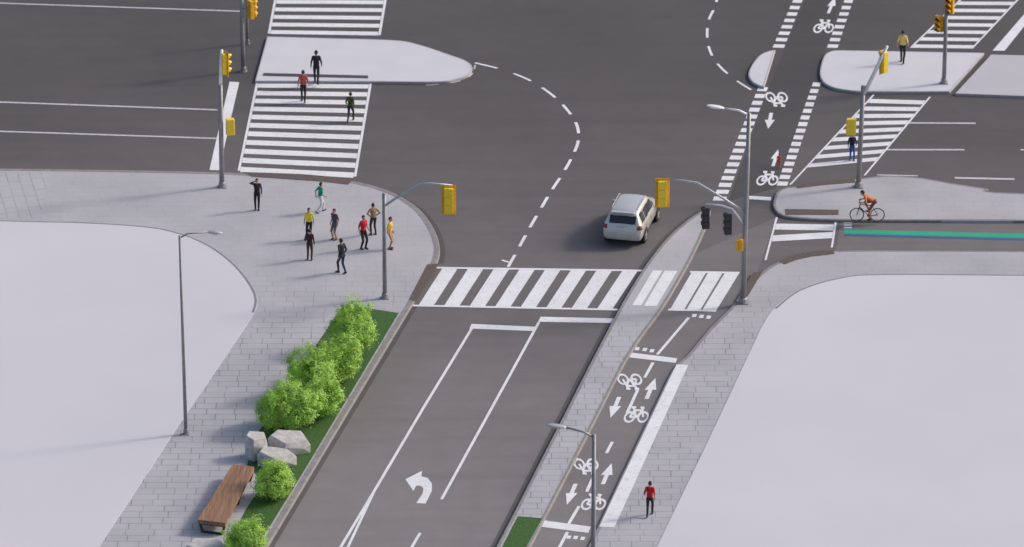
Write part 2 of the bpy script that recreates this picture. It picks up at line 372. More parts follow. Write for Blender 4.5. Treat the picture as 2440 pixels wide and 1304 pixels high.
line([(1211, 636), (1243, 578), (1265, 538), (1290, 495), (1315, 453), (1340, 415), (1362, 376), (1378, 335), (1374, 297), (1350, 260), (1315, 226), (1265, 193), (1200, 167), (1132, 150)], .15, 'curving dashed white guide line across the intersection', sm=True, dash=(1.55, .95), name='guide_line', cat='guide line')
line([(1708, -60), (1707, 5), (1690, 45), (1685, 82), (1692, 122), (1714, 157), (1752, 190), (1796, 218)], .13, 'curving dashed white guide line left of the bicycle crossing', sm=True, dash=(1.5, 1.1), name='guide_line', cat='guide line')
line([(1015, 203), (1060, 200), (1105, 190), (1128, 172), (1132, 150)], .08, 'faint dashes around the tip of the left island', sm=True, dash=(.7, .5), name='guide_line', cat='guide line', mt='white_old')
line([(1196, 620), (1216, 626)], .14, 'short white tick at the end of the curved guide line', z=.012)
def feet(a, b, n, w, h, label):
    ps = []
    for i in range(n):
        c = lerp2(a, b, (i+.5)/n); k = (b[0]-a[0])/(b[1]-a[1])*h/2
        ww = w/2*(.85+.3*i/n)
        ps.append([(c[0]-ww-k, c[1]-h/2-.8), (c[0]+ww-k, c[1]-h/2), (c[0]+ww+k, c[1]+h/2), (c[0]-ww+k, c[1]+h/2-.8)])
    sheet('crossing_blocks', ps, 'white', label, 'crossing marking')
feet((1922, -50), (1853, 118), 11, 24, 8, 'white square blocks edging the crossing, upper left row')
feet((2040, -50), (1982, 118), 11, 22, 8, 'white square blocks edging the crossing, upper right row')
feet((1820, 205), (1712, 482), 17, 27, 9.5, 'white square blocks edging the crossing, lower left row')
feet((1948, 194), (1862, 446), 16, 22, 9.5, 'white square blocks edging the crossing, lower right row')
def seg2(m, p, q, t, z):
    d = Vector((q[0]-p[0], q[1]-p[1])); d.normalize(); n = Vector((-d.y, d.x))*t/2
    m.add([G(p[0]+n.x, p[1]+n.y, z), G(q[0]+n.x, q[1]+n.y, z), G(q[0]-n.x, q[1]-n.y, z), G(p[0]-n.x, p[1]-n.y, z)], [(0, 1, 2, 3)])
def bike_mark(u, v, s, flip, label, sk=-.25):
    m = MB(); f = -1 if flip else 1; z = .012
    def T(x, y): return (u+(x+sk*y*f)*s*f, v+y*s*f)
    for cx in (-16, 16):
        vs = []; n = 24
        for k in range(n):
            a = 2*math.pi*k/n
            for r in (13.8, 9.0):
                px = T(cx+r*math.cos(a), 7+r*1.0*math.sin(a)); vs.append(G(px[0], px[1], z))
        m.add(vs, [(2*k, 2*k+1, (2*k+3) % (2*n), (2*k+2) % (2*n)) for k in range(n)]); z += .0015
    for p, q, t in (((-16, 7), (-8, -9), 5), ((-8, -9), (11, -9), 5), ((11, -9), (0, 8), 5), ((0, 8), (-8, -9), 5), ((-16, 7), (0, 8), 5), ((16, 7), (9, -15), 5), ((4, -16), (14, -15), 5), ((-9, -9), (-11, -15), 5), ((-17, -16), (-6, -16), 6)):
        seg2(m, T(*p), T(*q), t*s, z); z += .0015
    tag(m.build('bicycle_marking', M['white']), label, 'bicycle marking', kind='structure')
def arrow(u, v, h, up, label, w=28, k=-.42):
    f = 1 if up else -1
    prof = [(0, -.5), (w/2, .06), (w/5.5, .06), (w/5.5, .5), (-w/5.5, .5), (-w/5.5, .06), (-w/2, .06)]
    pts = [(u+(x*f)+(y*h*f)*k, v+y*h*f) for x, y in prof]
    sheet('arrow_marking', [pts], 'white', label, 'arrow marking', z=.010)
bike_mark(1502, 911, 1.0, True, 'inverted white bicycle symbol nearest the track stop line')
arrow(1551, 926, 50, True, 'white arrow pointing up the track near its stop line')
arrow(1465, 971, 50, False, 'white arrow pointing down the track near its stop line')
bike_mark(1518, 987, 1.0, False, 'upright white bicycle symbol near the track stop line')
bike_mark(1398, 1113, 1.0, True, 'inverted white bicycle symbol behind the lower lamp post')
arrow(1447, 1129, 50, True, 'white arrow pointing up beside the lower lamp post')
arrow(1361, 1178, 50, False, 'white arrow pointing down beside the lower lamp post')
bike_mark(1416, 1195, 1.0, False, 'upright white bicycle symbol behind the lower lamp post')
bike_mark(1964, 62, .82, False, 'white bicycle symbol at the far top of the crossing')
arrow(1982, 12, 40, True, 'white arrow at the far top of the crossing', 20)
bike_mark(1852, 238, .9, True, 'inverted white bicycle symbol at the middle of the crossing')
arrow(1834, 288, 38, False, 'white arrow pointing down in the middle of the crossing', 24, -.2)
arrow(1848, 376, 40, True, 'white arrow pointing up near the small red figure', 22, -.3)
bike_mark(1830, 424, .88, False, 'upright white bicycle symbol at the near end of the crossing')
for pts, lb in (([(1641, 757), (1566, 845)], 'white centre line of the track above its stop line'), ([(1556, 864), (1536, 900)], 'white centre dash just below the track stop line'),
                ([(1519, 930), (1494, 985)], 'white centre dash between the upper bicycle symbols'), ([(1459, 1053), (1445, 1080)], 'white centre dash below the upper bicycle symbols'),
                ([(1412, 1140), (1398, 1172)], 'white centre dash between the lower bicycle symbols'), ([(1380, 1206), (1354, 1250)], 'white centre dash above the lowest stop bar'),
                ([(1352, 1268), (1330, 1310)], 'white centre line at the bottom of the track')):
    line(pts, .14, lb, z=.016)
sheet('track_dots', [[(x-4, y-4), (x+6, y-3.5), (x+3, y+4), (x-7, y+3.5)] for x, y in ((1655, 752), (1672, 754), (1689, 756), (1519, 831), (1537, 833), (1554, 836), (1356, 1280), (1372, 1281), (1389, 1283))], 'white', 'small white dots across the bicycle track', 'dot marking')
sheet('stop_line', [[(1502, 840), (1614, 854), (1610, 865), (1494, 851)]], 'white', 'white stop bar across the bicycle track', 'stop line', z=.010)
sheet('stop_line', [[(1295, 1240), (1408, 1255), (1402, 1270), (1288, 1255)]], 'white', 'white stop bar at the bottom of the bicycle track', 'stop line', z=.010)
sheet('edge_strip', [[(1612, 868), (1640, 870), (1464, 1257), (1428, 1255)]], 'white', 'broad white strip along the right of the track', 'edge strip', z=ZS+.004)
line([(2012, 552), (2440, 562), (3300, 582)], .5, 'bright green painted stripe in the bicycle lane', mt='green', name='green_stripe', cat='painted stripe')
line([(2012, 560), (2440, 571), (3300, 590)], .22, 'blue edge of the green painted stripe', mt='blue', name='blue_stripe', cat='painted stripe', z=.012)
sheet('ladder_marking', [[(2012, y), (2031, y), (2029, y+3), (2010, y+3)] for y in (529, 535, 541)], 'white', 'tiny white ladder beside the green stripe', 'marking')
sheet('crossing_surface', [[(1945, -60), (2020, -60), (1966, 118), (1955, 190), (1935, 196), (1850, 448), (1735, 480), (1833, 206), (1870, 118)]], 'dark_asphalt', 'slightly darker asphalt of the bicycle crossing', 'road', z=.003)

# ---------------------------------------------------------------- poles, lamps, signals
def signal_head(root, off, c, yaw, h, w, housing='yellow', board='amber', lenses=True):
    Mz = Matrix.Rotation(yaw, 3, 'Z'); c = Vector(c)
    m = MB(); hw = w*.62 if board else w
    for i in (-1, 0, 1):
        m.box(c+Mz@Vector((0, -.10, i*h*.285)), (hw, .20, h*.275), Mz)
    m.box(c+Mz@Vector((0, -.09, 0)), (hw*.8, .14, h*.86), Mz)
    head = bevel(m.build('signal_head', M[housing], root, off), .02)
    if board:
        bevel(MB().box(c+Mz@Vector((0, .02, 0)), (w, .03, h), Mz).build('backplate', M[board], head, off), .01, 1)
    for i, lm in ((1, 'lens_red'), (0, 'lens_amber'), (-1, 'lens_green')):
        z = i*h*.285; r = min(hw*.42, h*.13)
        mm = MB(); pc = c+Mz@Vector((0, .045, z))
        mm.tube([pc, pc+Mz@Vector((0, .02, 0))], r, 16)
        mm.build('lens', M[lm], head, off, True)
        v = MB(); vs = []; n = 12
        for k in range(n+1):
            a = R(-30+240*k/n)
            for yy in (.035, .24 if 2 < k < n-2 else .16):
                vs.append(pc+Mz@Vector((math.cos(a)*r*1.12, yy-.045, math.sin(a)*r*1.12)))
        v.add(vs, [(2*k, 2*k+1, 2*k+3, 2*k+2) for k in range(n)])
        vo = v.build('visor', M[housing], head, off, True)
        so = vo.modifiers.new('s', 'SOLIDIFY'); so.thickness = .012
    return head
def ped_signal(root, off, c, yaw, w=.4, h=.8, mt='yellow'):
    Mz = Matrix.Rotation(yaw, 3, 'Z'); c = Vector(c)
    b = bevel(MB().box(c, (w, .22, h), Mz).build('pedestrian_signal', M[mt], root, off), .04)
    m = MB(); m.box(c+Mz@Vector((0, .122, 0)), (w*.78, .02, h*.82), Mz); m.build('screen', M['black'], b, off)
    m = MB(); m.box(c+Mz@Vector((0, .17, h*.45)), (w*.9, .12, .02), Mz); m.box(c+Mz@Vector((w*.44, .17, 0)), (.02, .12, h*.9), Mz); m.box(c+Mz@Vector((-w*.44, .17, 0)), (.02, .12, h*.9), Mz)
    m.build('visor', M[mt], b, off)
def pole(root, off, b, top, r0, r1, mt='steel', name='pole'):
    b = Vector(b); top = Vector(top)
    MB().tube([b, b.lerp(top, .5), top], [r0, (r0+r1)/2, r1], 14).build(name, M[mt], root, off, True)
def foot(root, off, b, r):
    m = MB(); b = Vector(b)
    m.box(b+Vector((0, 0, .02)), (r*3.4, r*3.4, .04))
    m.tube([b+Vector((0, 0, .04)), b+Vector((0, 0, .22)), b+Vector((0, 0, .28))], [r*1.35, r*1.3, r*1.03], 12)
    m.build('base_plate', M['steel'], root, off)
def arm(root, off, pts, r, mt='steel', name='mast_arm'):
    MB().tube(pts, r, 10).build(name, M[mt], root, off, True)
def luminaire(root, off, c, d, L=.8, mt='lampgrey'):
    d = Vector(d).normalized(); c = Vector(c); side = d.cross(Vector((0, 0, 1))).normalized()
    Mx = Matrix((d, side, d.cross(side)*-1)).transposed()
    m = MB(); m.ell(c+d*L*.5, (L*.5, .17, .07), Mx, 16, 8)
    o = m.build('lamp_head', M[mt], root, off, True)
    MB().ell(c+d*L*.55-Vector((0, 0, .05)), (L*.28, .11, .045), Mx, 12, 6).build('lens', M['steel_light'], o, off, True)
b = G(443, 1035, KZ); rt = thing('street_lamp', 'thin grey street lamp at the edge of the left white plaza', 'street lamp', b, group='street lamps')
t = P(431, 562, b.y); pole(rt, b, b, (b.x-.12, b.y, t.z), .085, .05); foot(rt, b, b, .085)
tp = Vector((b.x-.12, b.y, t.z)); e = P(500, 553, b.y+.3)
arm(rt, b, [tp-Vector((0, 0, .1)), tp+Vector((.35, .1, .06)), e], [.04, .035, .03], name='lamp_arm'); luminaire(rt, b, e-Vector((.1, 0, 0)), (1, 0, -.05), .65)
b = G(1413, 1500, KZ); rt = thing('street_lamp', 'grey street lamp rising from below the frame in front of the track', 'street lamp', b, group='street lamps')
t = P(1414, 1036, b.y); pole(rt, b, b, (b.x, b.y, t.z), .12, .08); foot(rt, b, b, .12)
tp = Vector((b.x, b.y, t.z)); e = P(1345, 1018, b.y)
arm(rt, b, [tp-Vector((0, 0, .12)), tp+Vector((-.4, 0, .12)), e], [.05, .045, .04], name='lamp_arm'); luminaire(rt, b, e+Vector((.1, 0, 0)), (-1, 0, .12), .85)
b = G(1770, 722, KZ); rt = thing('signal_post', 'tall street lamp post carrying one yellow and two black signals', 'traffic signal', b)
tp = P(1785, 270, b.y); pole(rt, b, b, tp, .145, .09); foot(rt, b, b, .15)
e = P(1722, 258, b.y)
arm(rt, b, [tp-Vector((0, 0, .1)), P(1760, 263, b.y), e], [.055, .05, .045], 'steel_light', 'lamp_arm'); luminaire(rt, b, e+Vector((.1, 0, 0)), (-1, 0, .16), .85, 'steel_light')
a0 = P(1777, 508, b.y)
arm(rt, b, [a0, P(1725, 474, b.y), P(1662, 436, b.y), P(1625, 430, b.y), P(1592, 428, b.y)], [.07, .06, .05, .045, .04], 'lampgrey')
signal_head(rt, b, P(1578, 462, b.y)+Vector((0, .1, 0)), 0.05, 1.42, .66)
arm(rt, b, [P(1774, 535, b.y), P(1745, 498, b.y), P(1720, 490, b.y), P(1682, 486, b.y)], [.05, .045, .04, .035], 'steel_light', 'bracket')
signal_head(rt, b, P(1680, 519, b.y), 0.3, 1.15, .32, 'black', None)
signal_head(rt, b, P(1733, 533, b.y), 0.3, 1.15, .32, 'black', None)
ped_signal(rt, b, P(1765, 580, b.y)-Vector((0, .2, 0)), R(90), .25, .55, 'amber')
b = G(917, 711, KZ); rt = thing('traffic_signal', 'signal post on the left corner with a yellow signal on its arm', 'traffic signal', b, group='traffic signals')
tp = P(915, 463, b.y); pole(rt, b, b, tp, .105, .085); foot(rt, b, b, .11)
MB().ell(tp, (.10, .10, .06)).build('cap', M['steel'], rt, b, True)
arm(rt, b, [P(917, 490, b.y), P(960, 462, b.y), P(1000, 439, b.y), P(1025, 437, b.y), P(1078, 442, b.y)], [.06, .055, .05, .045, .04], 'lampgrey')
signal_head(rt, b, P(1069, 479, b.y)+Vector((0, .1, 0)), 0.0, 1.42, .66)
b = G(529, 446, KZ); rt = thing('traffic_signal', 'signal post at the left with yellow pedestrian box beside the crosswalk', 'traffic signal', b, group='traffic signals')
mid = P(525, 203, b.y); tp = P(528, 119, b.y+.1)
pole(rt, b, b, mid, .125, .10); foot(rt, b, b, .12); pole(rt, b, mid-Vector((0, 0, .05)), tp, .085, .075, 'steel_light', 'upper_pole')  # upper length in paler steel: its lit look is put into the colour
signal_head(rt, b, P(538, 152, b.y)+Vector((.02, 0, 0)), R(-65), 1.2, .42, 'yellow', 'amber')
ped_signal(rt, b, P(549, 303, b.y)+Vector((0, 0, 0)), R(10), .4, .80)
b = G(580, 171, 0); rt = thing('traffic_signal', 'signal post cut by the top edge above the left island', 'traffic signal', b, group='traffic signals')
tp = P(574, -60, b.y); pole(rt, b, b, tp, .11, .09); foot(rt, b, b, .11)
arm(rt, b, [P(575, -40, b.y), P(600, -50, b.y)], .05); arm(rt, b, [P(578, 20, b.y), P(600, 20, b.y)], .04, name='bracket')
signal_head(rt, b, P(601, 22, b.y), R(-60), 1.1, .42, 'amber', None)
b = G(590, 106, 0); rt = thing('metal_post', 'thin metal post behind the cut off top left signal', 'post', b)
pole(rt, b, b, P(588, -60, b.y), .07, .06, 'steel'); foot(rt, b, b, .07)
b = G(2045, 446, KZ); rt = thing('traffic_signal', 'signal post with bright slanted arm beside the slanted crosswalk', 'traffic signal', b, group='traffic signals')
tp = P(2057, 205, b.y); pole(rt, b, b, tp, .125, .105); foot(rt, b, b, .13)
arm(rt, b, [P(2060, 222, b.y), P(2087, 166, b.y), P(2114, 110, b.y)], [.095, .085, .07], 'steel_light')
signal_head(rt, b, P(2105, 150, b.y)+Vector((0, .15, 0)), R(40), 1.2, .45, 'yellow', 'amber')
ped_signal(rt, b, P(2028, 303, b.y), R(-10), .45, .78)
MB().tube([P(2036, 303, b.y), P(2052, 303, b.y)], .04, 8).build('bracket', M['steel'], rt, b)
b = G(2249, 199, KZ); rt = thing('traffic_signal', 'signal post on the upper right island with two yellow heads', 'traffic signal', b, group='traffic signals')
tp = P(2255, 22, b.y); pole(rt, b, b, tp, .11, .09); foot(rt, b, b, .11)
signal_head(rt, b, P(2261, 14, b.y), R(150), 1.0, .42, 'amber', None)
signal_head(rt, b, P(2236, 58, b.y), R(150), .95, .42, 'amber', None)
MB().tube([P(2236, 50, b.y), P(2254, 50, b.y)], .04, 8).build('bracket', M['steel'], rt, b)

# ---------------------------------------------------------------- bushes, rocks, bench
def leafmat(name, c):
    m, nt, b = base(name); co = coords(nt)
    n = noise(nt, 2.3, 3, co); n2 = noise(nt, 14, 2, co)
    c1 = mixc(nt, mrange(nt, n.outputs[0], .35, .65, 0, 1), sc3(c, .72), sc3(c, 1.2))
    c1 = mixc(nt, mrange(nt, n2.outputs[0], .3, .7, 0, .6), c1, (.66, .78, .60), 'MULTIPLY')
    nt.links.new(c1, b.inputs['Base Color']); b.inputs['Roughness'].default_value = .6
    tr = nt.nodes.new('ShaderNodeBsdfTranslucent'); nt.links.new(c1, tr.inputs[0])
    ms = nt.nodes.new('ShaderNodeMixShader'); ms.inputs[0].default_value = .4
    out = nt.nodes['Material Output']; nt.links.new(b.outputs[0], ms.inputs[1]); nt.links.new(tr.outputs[0], ms.inputs[2]); nt.links.new(ms.outputs[0], out.inputs[0])
    return m
M['leaf'] = leafmat('bush leaf', (.52, .76, .16))
M['bark'] = mat('bark', (.10, .07, .05), .9)
def bush(u, v, rpx, hpx, label, seed):
    rnd = random.Random(seed); k = 54.5
    rx = rpx/k; H = math.sqrt(max(.1, (hpx/k)**2-(rx*SP)**2))/CP
    c = G(u, v, KZ+H*.95)
    b = Vector((c.x, c.y, KZ)); rt = thing('bush', label, 'bush', b, group='round bushes on the verge')
    m = MB(); n = int(210*rx*rx/1.2)+70
    vs = []; fs = []
    lumps = [(rnd.uniform(0, 6.28), rnd.uniform(-.3, 1.4), rnd.uniform(.15, .40)) for _ in range(14)]
    for i in range(n):
        z = rnd.uniform(-.85, 1); a = rnd.uniform(0, 6.283); rr = rnd.uniform(.3, 1.0)**.4
        d = Vector((math.cos(a)*math.sqrt(1-z*z), math.sin(a)*math.sqrt(1-z*z), z))
        bu = .90
        for la, lz, ls in lumps:
            dd = Vector((math.cos(la)*math.cos(lz), math.sin(la)*math.cos(lz), math.sin(lz)))
            bu += ls*max(0, d.dot(dd)-.82)*4-.008
        if rnd.random() < .12: bu *= 1.12
        cc = Vector((d.x*rx*rr*bu, d.y*rx*rr*bu, H*.95+d.z*H*rr*bu))
        cr = rnd.uniform(.08, .24)
        for j in range(52):
            e = Vector((rnd.gauss(0, 1), rnd.gauss(0, 1), rnd.gauss(0, 1))).normalized()
            p = cc+e*cr*rnd.uniform(.2, 1.5)
            if p.z < .05: continue
            nn = (e*.5+d*.6+Vector((rnd.uniform(-.6, .6), rnd.uniform(-.6, .6), rnd.uniform(.1, 1.0)))).normalized()
            x = nn.cross(Vector((rnd.uniform(-1, 1), rnd.uniform(-1, 1), rnd.uniform(-1, 1)))).normalized(); y = nn.cross(x)
            s = rnd.uniform(.022, .045)
            q = len(vs); vs += [p+x*s*1.6, p+y*s*.7, p-x*s*1.3, p-y*s*.7]; fs.append((q, q+1, q+2, q+3))
    m.add(vs, fs); m.build('crown', M['leaf'], rt)
    t = MB()
    for j in range(7):
        a = j*.9; t.tube([(.04*math.cos(a), .04*math.sin(a), 0), (rx*.3*math.cos(a), rx*.3*math.sin(a), H*.7), (rx*.65*math.cos(a), rx*.65*math.sin(a), H*1.3)], [.045, .03, .012], 6)
    t.build('trunk', M['bark'], rt)
bush(840, 788, 66, 58, 'largest bright green bush at the top of the row', 1)
bush(802, 864, 62, 52, 'bright green bush second from the top, beside the kerb', 2)
bush(742, 896, 66, 58, 'bright green bush in the middle of the row, third from the top', 3)
bush(760, 946, 60, 50, 'lower bright green bush filling the kerb side gap', 4)
bush(684, 976, 78, 56, 'bright green bush just above the pale rocks', 5)
bush(658, 1147, 47, 44, 'small bright green bush between the rocks and bench', 6)
bush(588, 1285, 50, 47, 'bright green bush cut by the bottom edge', 7)
def rock(cx, cy, w, h, seed, label, tilt=(0, 0)):
    """angular boulder: a flat-topped, slightly tilted slab with chipped corners"""
    rnd = random.Random(seed); k = 55.
    W = w/k; D = W*.85; Hh = max(.45, (h/k-D*SP)/CP)
    c = G(cx, cy+h*.5-D*.5*SP*k, KZ)
    bm = bmesh.new(); ph = rnd.uniform(-.5, .5); n = 5
    angs = [ph+2*math.pi*i/n+rnd.uniform(-.25, .25) for i in range(n)]; rad = [rnd.uniform(.85, 1.12) for _ in range(n)]
    for zz, rr in ((0, 1.0), (.78, 1.0), (1.0, .86)):
        for a, q_ in zip(angs, rad):
            x = math.cos(a)*W/2*rr*q_; y = math.sin(a)*D/2*rr*q_
            bm.verts.new((x, y, Hh*zz+(tilt[0]*x+tilt[1]*y if zz else 0)))
    bm.verts.new((W*.35, -D*.30, Hh*.45))
    r_ = bmesh.ops.convex_hull(bm, input=bm.verts[:])
    dl = [g for g in r_['geom_interior'] if isinstance(g, bmesh.types.BMVert)]
    if dl: bmesh.ops.delete(bm, geom=dl, context='VERTS')
    bmesh.ops.dissolve_limit(bm, angle_limit=R(6), verts=bm.verts[:], edges=bm.edges[:])
    bmesh.ops.bevel(bm, geom=bm.edges[:], offset=.015, segments=1, affect='EDGES', clamp_overlap=True)
    me = bpy.data.meshes.new('rock'); bm.to_mesh(me); bm.free(); me.materials.append(M['rock'])
    o = bpy.data.objects.new('rock', me); col.objects.link(o); o.location = (c.x, c.y, KZ-.03)
    tag(o, label, 'rock', 'pale rocks on the verge')
rock(611, 1062, 64, 74, 3, 'pale rock leftmost of the three, behind the bench', (-.15, .1))
rock(690, 1056, 100, 68, 14, 'wide pale rock right of the three, below the bushes', (-.12, .15))
rock(657, 1091, 90, 60, 8, 'pale rock in front of the other two', (-.1, .1))
rock(490, 1312, 108, 66, 21, 'pale flat rock at the bottom edge below the bench', (0, .05))
def woodmat():
    m, nt, b = base('bench wood'); co = coords(nt)
    mp = nt.nodes.new('ShaderNodeMapping'); mp.inputs['Rotation'].default_value = (0, 0, R(-12)); mp.inputs['Scale'].default_value = (14, .8, 6); nt.links.new(co, mp.inputs[0])
    n = noise(nt, 1, 6, mp.outputs[0])
    nt.links.new(mixc(nt, mrange(nt, n.outputs[0], .3, .7, 0, 1), (.20, .10, .055), (.34, .19, .11)), b.inputs['Base Color']); b.inputs['Roughness'].default_value = .65
    return m
M['wood'] = woodmat()
zs = KZ+.62
q = [G(555, 1106, zs), G(606, 1113, zs), G(537, 1246, zs), G(471, 1238, zs)]
ctr = (q[2]+q[3])/2; bb = Vector((ctr.x, ctr.y, KZ))
rt = thing('bench', 'long brown slatted wooden bench with black legs on the sidewalk', 'bench', bb)
def bl(s, t): return q[3].lerp(q[2], s).lerp(q[0].lerp(q[1], s), t)
m = MB()
for i in range(4):
    s0, s1 = i/4+.006, (i+1)/4-.006
    m.prism([bl(s0, 0), bl(s1, 0), bl(s1, 1), bl(s0, 1)], zs-.19, zs)
bevel(m.build('seat', M['wood'], rt, bb), .012, 1)
for tt in (.02, .55, .97):
    a = bl(.05, tt); c2 = bl(.95, tt); m = MB()
    ang = math.atan2(c2.y-a.y, c2.x-a.x); Mz = Matrix.Rotation(ang, 3, 'Z')
    for p, sg in ((a, 1), (c2, -1)):
        ft = p+(c2-a).normalized()*.12*sg
        m.tube([Vector((p.x, p.y, zs-.19)), Vector((ft.x, ft.y, KZ+.03))], .06, 6)
    mid2 = (a+c2)/2; L = (c2-a).length
    m.box((mid2.x, mid2.y, zs-.225), (L, .10, .06), Mz); m.box((mid2.x, mid2.y, KZ+.04), (L-.22, .10, .075), Mz)
    m.build('leg', M['black'], rt, bb)

# ---------------------------------------------------------------- car
M['silver'] = mat('car paint silver', (.62, .60, .58), .32, .4, .03, 3, 0, .6)
M['glass'] = mat('dark glass', (.030, .032, .038), .1, 0, .1, 3)
M['tyre'] = mat('tyre', (.02, .02, .02), .8)
M['rim'] = mat('rim', (.50, .50, .52), .35, .5)
M['tail'] = mat('tail light', (.24, .04, .035), .25)
M['headl'] = mat('headlight', (.7, .7, .75), .15)
M['plate'] = mat('plate', (.6, .6, .6), .5)
def make_car(loc, rz):
    rt = thing('car', 'silver estate style car turning in the intersection', 'car', loc, rz)
    S = [(-2.27, .42, .62, .76, .70, .58), (-2.24, .34, .62, .90, .82, .74), (-2.17, .27, .98, 1.06, .90, .78), (-2.08, .26, 1.03, 1.25, .925, .75), (-1.92, .25, 1.05, 1.52, .94, .68), (-1.76, .25, 1.06, 1.62, .945, .66),
         (-1.5, .25, 1.06, 1.67, .95, .655), (-.9, .24, 1.05, 1.70, .95, .665), (0, .24, 1.03, 1.69, .95, .665), (.45, .24, 1.02, 1.62, .945, .655), (.8, .24, 1.01, 1.40, .94, .69), (1.2, .24, 1.0, 1.12, .93, .77),
         (1.35, .24, .98, 1.06, .92, .77), (1.9, .25, .88, .96, .88, .70), (2.18, .28, .72, .82, .78, .60), (2.3, .36, .58, .64, .60, .48)]
    vs = []; fs = []; N = 0
    for (y, zb, zm, zt, w, wt) in S:
        half = [(0, zb), (w*.7, zb), (w*.94, zb+.06), (w, zb+(zm-zb)*.45), (w*.99, zm-.10), (w*.94, zm+.0), (wt+.03, zt-.10), (wt-.06, zt-.02), (wt-.25, zt+.015), (0, zt+.035)]
        ring = [(x, y, z) for x, z in half] + [(-x, y, z) for x, z in half[-2:0:-1]]
        N = len(ring); vs += ring
    for i in range(len(S)-1):
        for k in range(N): fs.append((i*N+k, (i+1)*N+k, (i+1)*N+(k+1) % N, i*N+(k+1) % N))
    fs.append(tuple(range(N))); fs.append(tuple((len(S)-1)*N+k for k in range(N))[::-1])
    o = MB().add(vs, fs).build('body', M['silver'], rt, None, True)
    s = o.modifiers.new('s', 'SUBSURF'); s.levels = s.render_levels = 3
    bpy.context.view_layer.update()
    ev = o.evaluated_get(bpy.context.evaluated_depsgraph_get()); me = bpy.data.meshes.new_from_object(ev)
    o.modifiers.clear(); o.data = me
    bm = bmesh.new(); bm.from_mesh(me); bmesh.ops.recalc_face_normals(bm, faces=bm.faces[:]); bm.to_mesh(me); bm.free()
    me.polygons.foreach_set('use_smooth', [True]*len(me.polygons))
    def ext(name, mt, pred, off=.006):
        idx = {}; v2 = []; f2 = []
        for p in me.polygons:
            if pred(p.center, p.normal):
                ff = []
                for vi in p.vertices:
                    if vi not in idx:
                        idx[vi] = len(v2); v2.append(me.vertices[vi].co+me.vertices[vi].normal*off)
                    ff.append(idx[vi])
                f2.append(tuple(ff))
        if f2: return MB().add(v2, f2).build(name, M[mt], rt, None, True)
    ext('rear_window', 'glass', lambda c, n: n.y < -.5 and c.z > 1.13 and c.z < 1.46 and abs(c.x) < .62)
    ext('windshield', 'glass', lambda c, n: n.y > .3 and 1.10 < c.z < 1.56 and abs(c.x) < .64 and c.y > .3)
    for sd in (-1, 1):
        for y0, y1, nm in ((-1.78, -1.2, 'quarter_window'), (-1.14, -.18, 'side_window'), (-.12, .80, 'side_window')):
            ext(nm, 'glass', lambda c, n: c.x*sd > 0 and abs(n.x) > .5 and 1.10 < c.z < 1.51 and y0 < c.y < y1 and (c.z < 1.56-(c.y-.25)*.75))
        ext('tail_light', 'tail', lambda c, n: c.x*sd > .70 and c.y < -2.0 and .88 < c.z < 1.06, .012)
        ext('headlight', 'headl', lambda c, n: c.x*sd > .42 and c.y > 1.95 and .64 < c.z < .84, .01)
        bevel(MB().box((sd*1.02, .72, 1.08), (.18, .12, .13)).build('mirror', M['silver'], rt), .04)
        MB().tube([(sd*.60, -1.55, 1.66), (sd*.61, -1.4, 1.73), (sd*.62, 0, 1.745), (sd*.60, .2, 1.68)], .022, 8).build('roof_rail', M['rim'], rt)
        for y in (-.35, .6): MB().box((sd*.955, y, .90), (.02, .18, .03)).build('door_handle', M['silver'], rt)
        for y in (-1.17, -.15, .85): MB().box((sd*.948, y, .66), (.006, .014, .5)).build('door_gap', M['black'], rt)
        for y in (-1.38, 1.38):
            vsr = []; n = 28
            for k in range(n):
                a = 2*math.pi*k/n
                for r in (.345, .415): vsr.append((sd*.956, y+r*math.cos(a), max(.20, .34+r*math.sin(a))))
            MB().add(vsr, [(2*k, 2*k+1, (2*k+3) % (2*n), (2*k+2) % (2*n)) for k in range(n)]).build('wheel_arch', M['black'], rt)
            w = MB(); w.tube([(sd*.72, y, .34), (sd*.74, y, .34), (sd*.94, y, .34), (sd*.968, y, .34)], [.29, .34, .34, .30], 28)
            wo = w.build('wheel', M['tyre'], rt, None, False)
            r2 = MB(); n = 10
            vv = [(sd*.984, y, .34)]
            for k in range(n*2):
                a = 2*math.pi*k/(n*2); r = .225 if (k//2) % 2 == 0 else .13
                vv.append((sd*.974, y+r*math.cos(a), .34+r*math.sin(a)))
            r2.add(vv, [(0, 1+k, 1+(k+1) % (n*2)) for k in range(n*2)]); r2.build('rim', M['rim'], wo)
    ext('lower_bumper', 'black', lambda c, n: c.y < -1.9 and c.z < .38 and c.z > .27, .01)
    MB().box((0, -2.288, .72), (.42, .012, .13)).build('licence_plate', M['plate'], rt)
    bevel(MB().box((0, -1.93, 1.625), (1.1, .20, .035)).build('spoiler', M['silver'], rt), .012)
    MB().box((0, -2.225, 1.0), (.55, .02, .035)).build('hatch_trim', M['rim'], rt)
b = G(1483, 587, 0); th = R(-13)
d = Vector((-math.sin(th), math.cos(th), 0))
make_car(b+d*2.1, th)

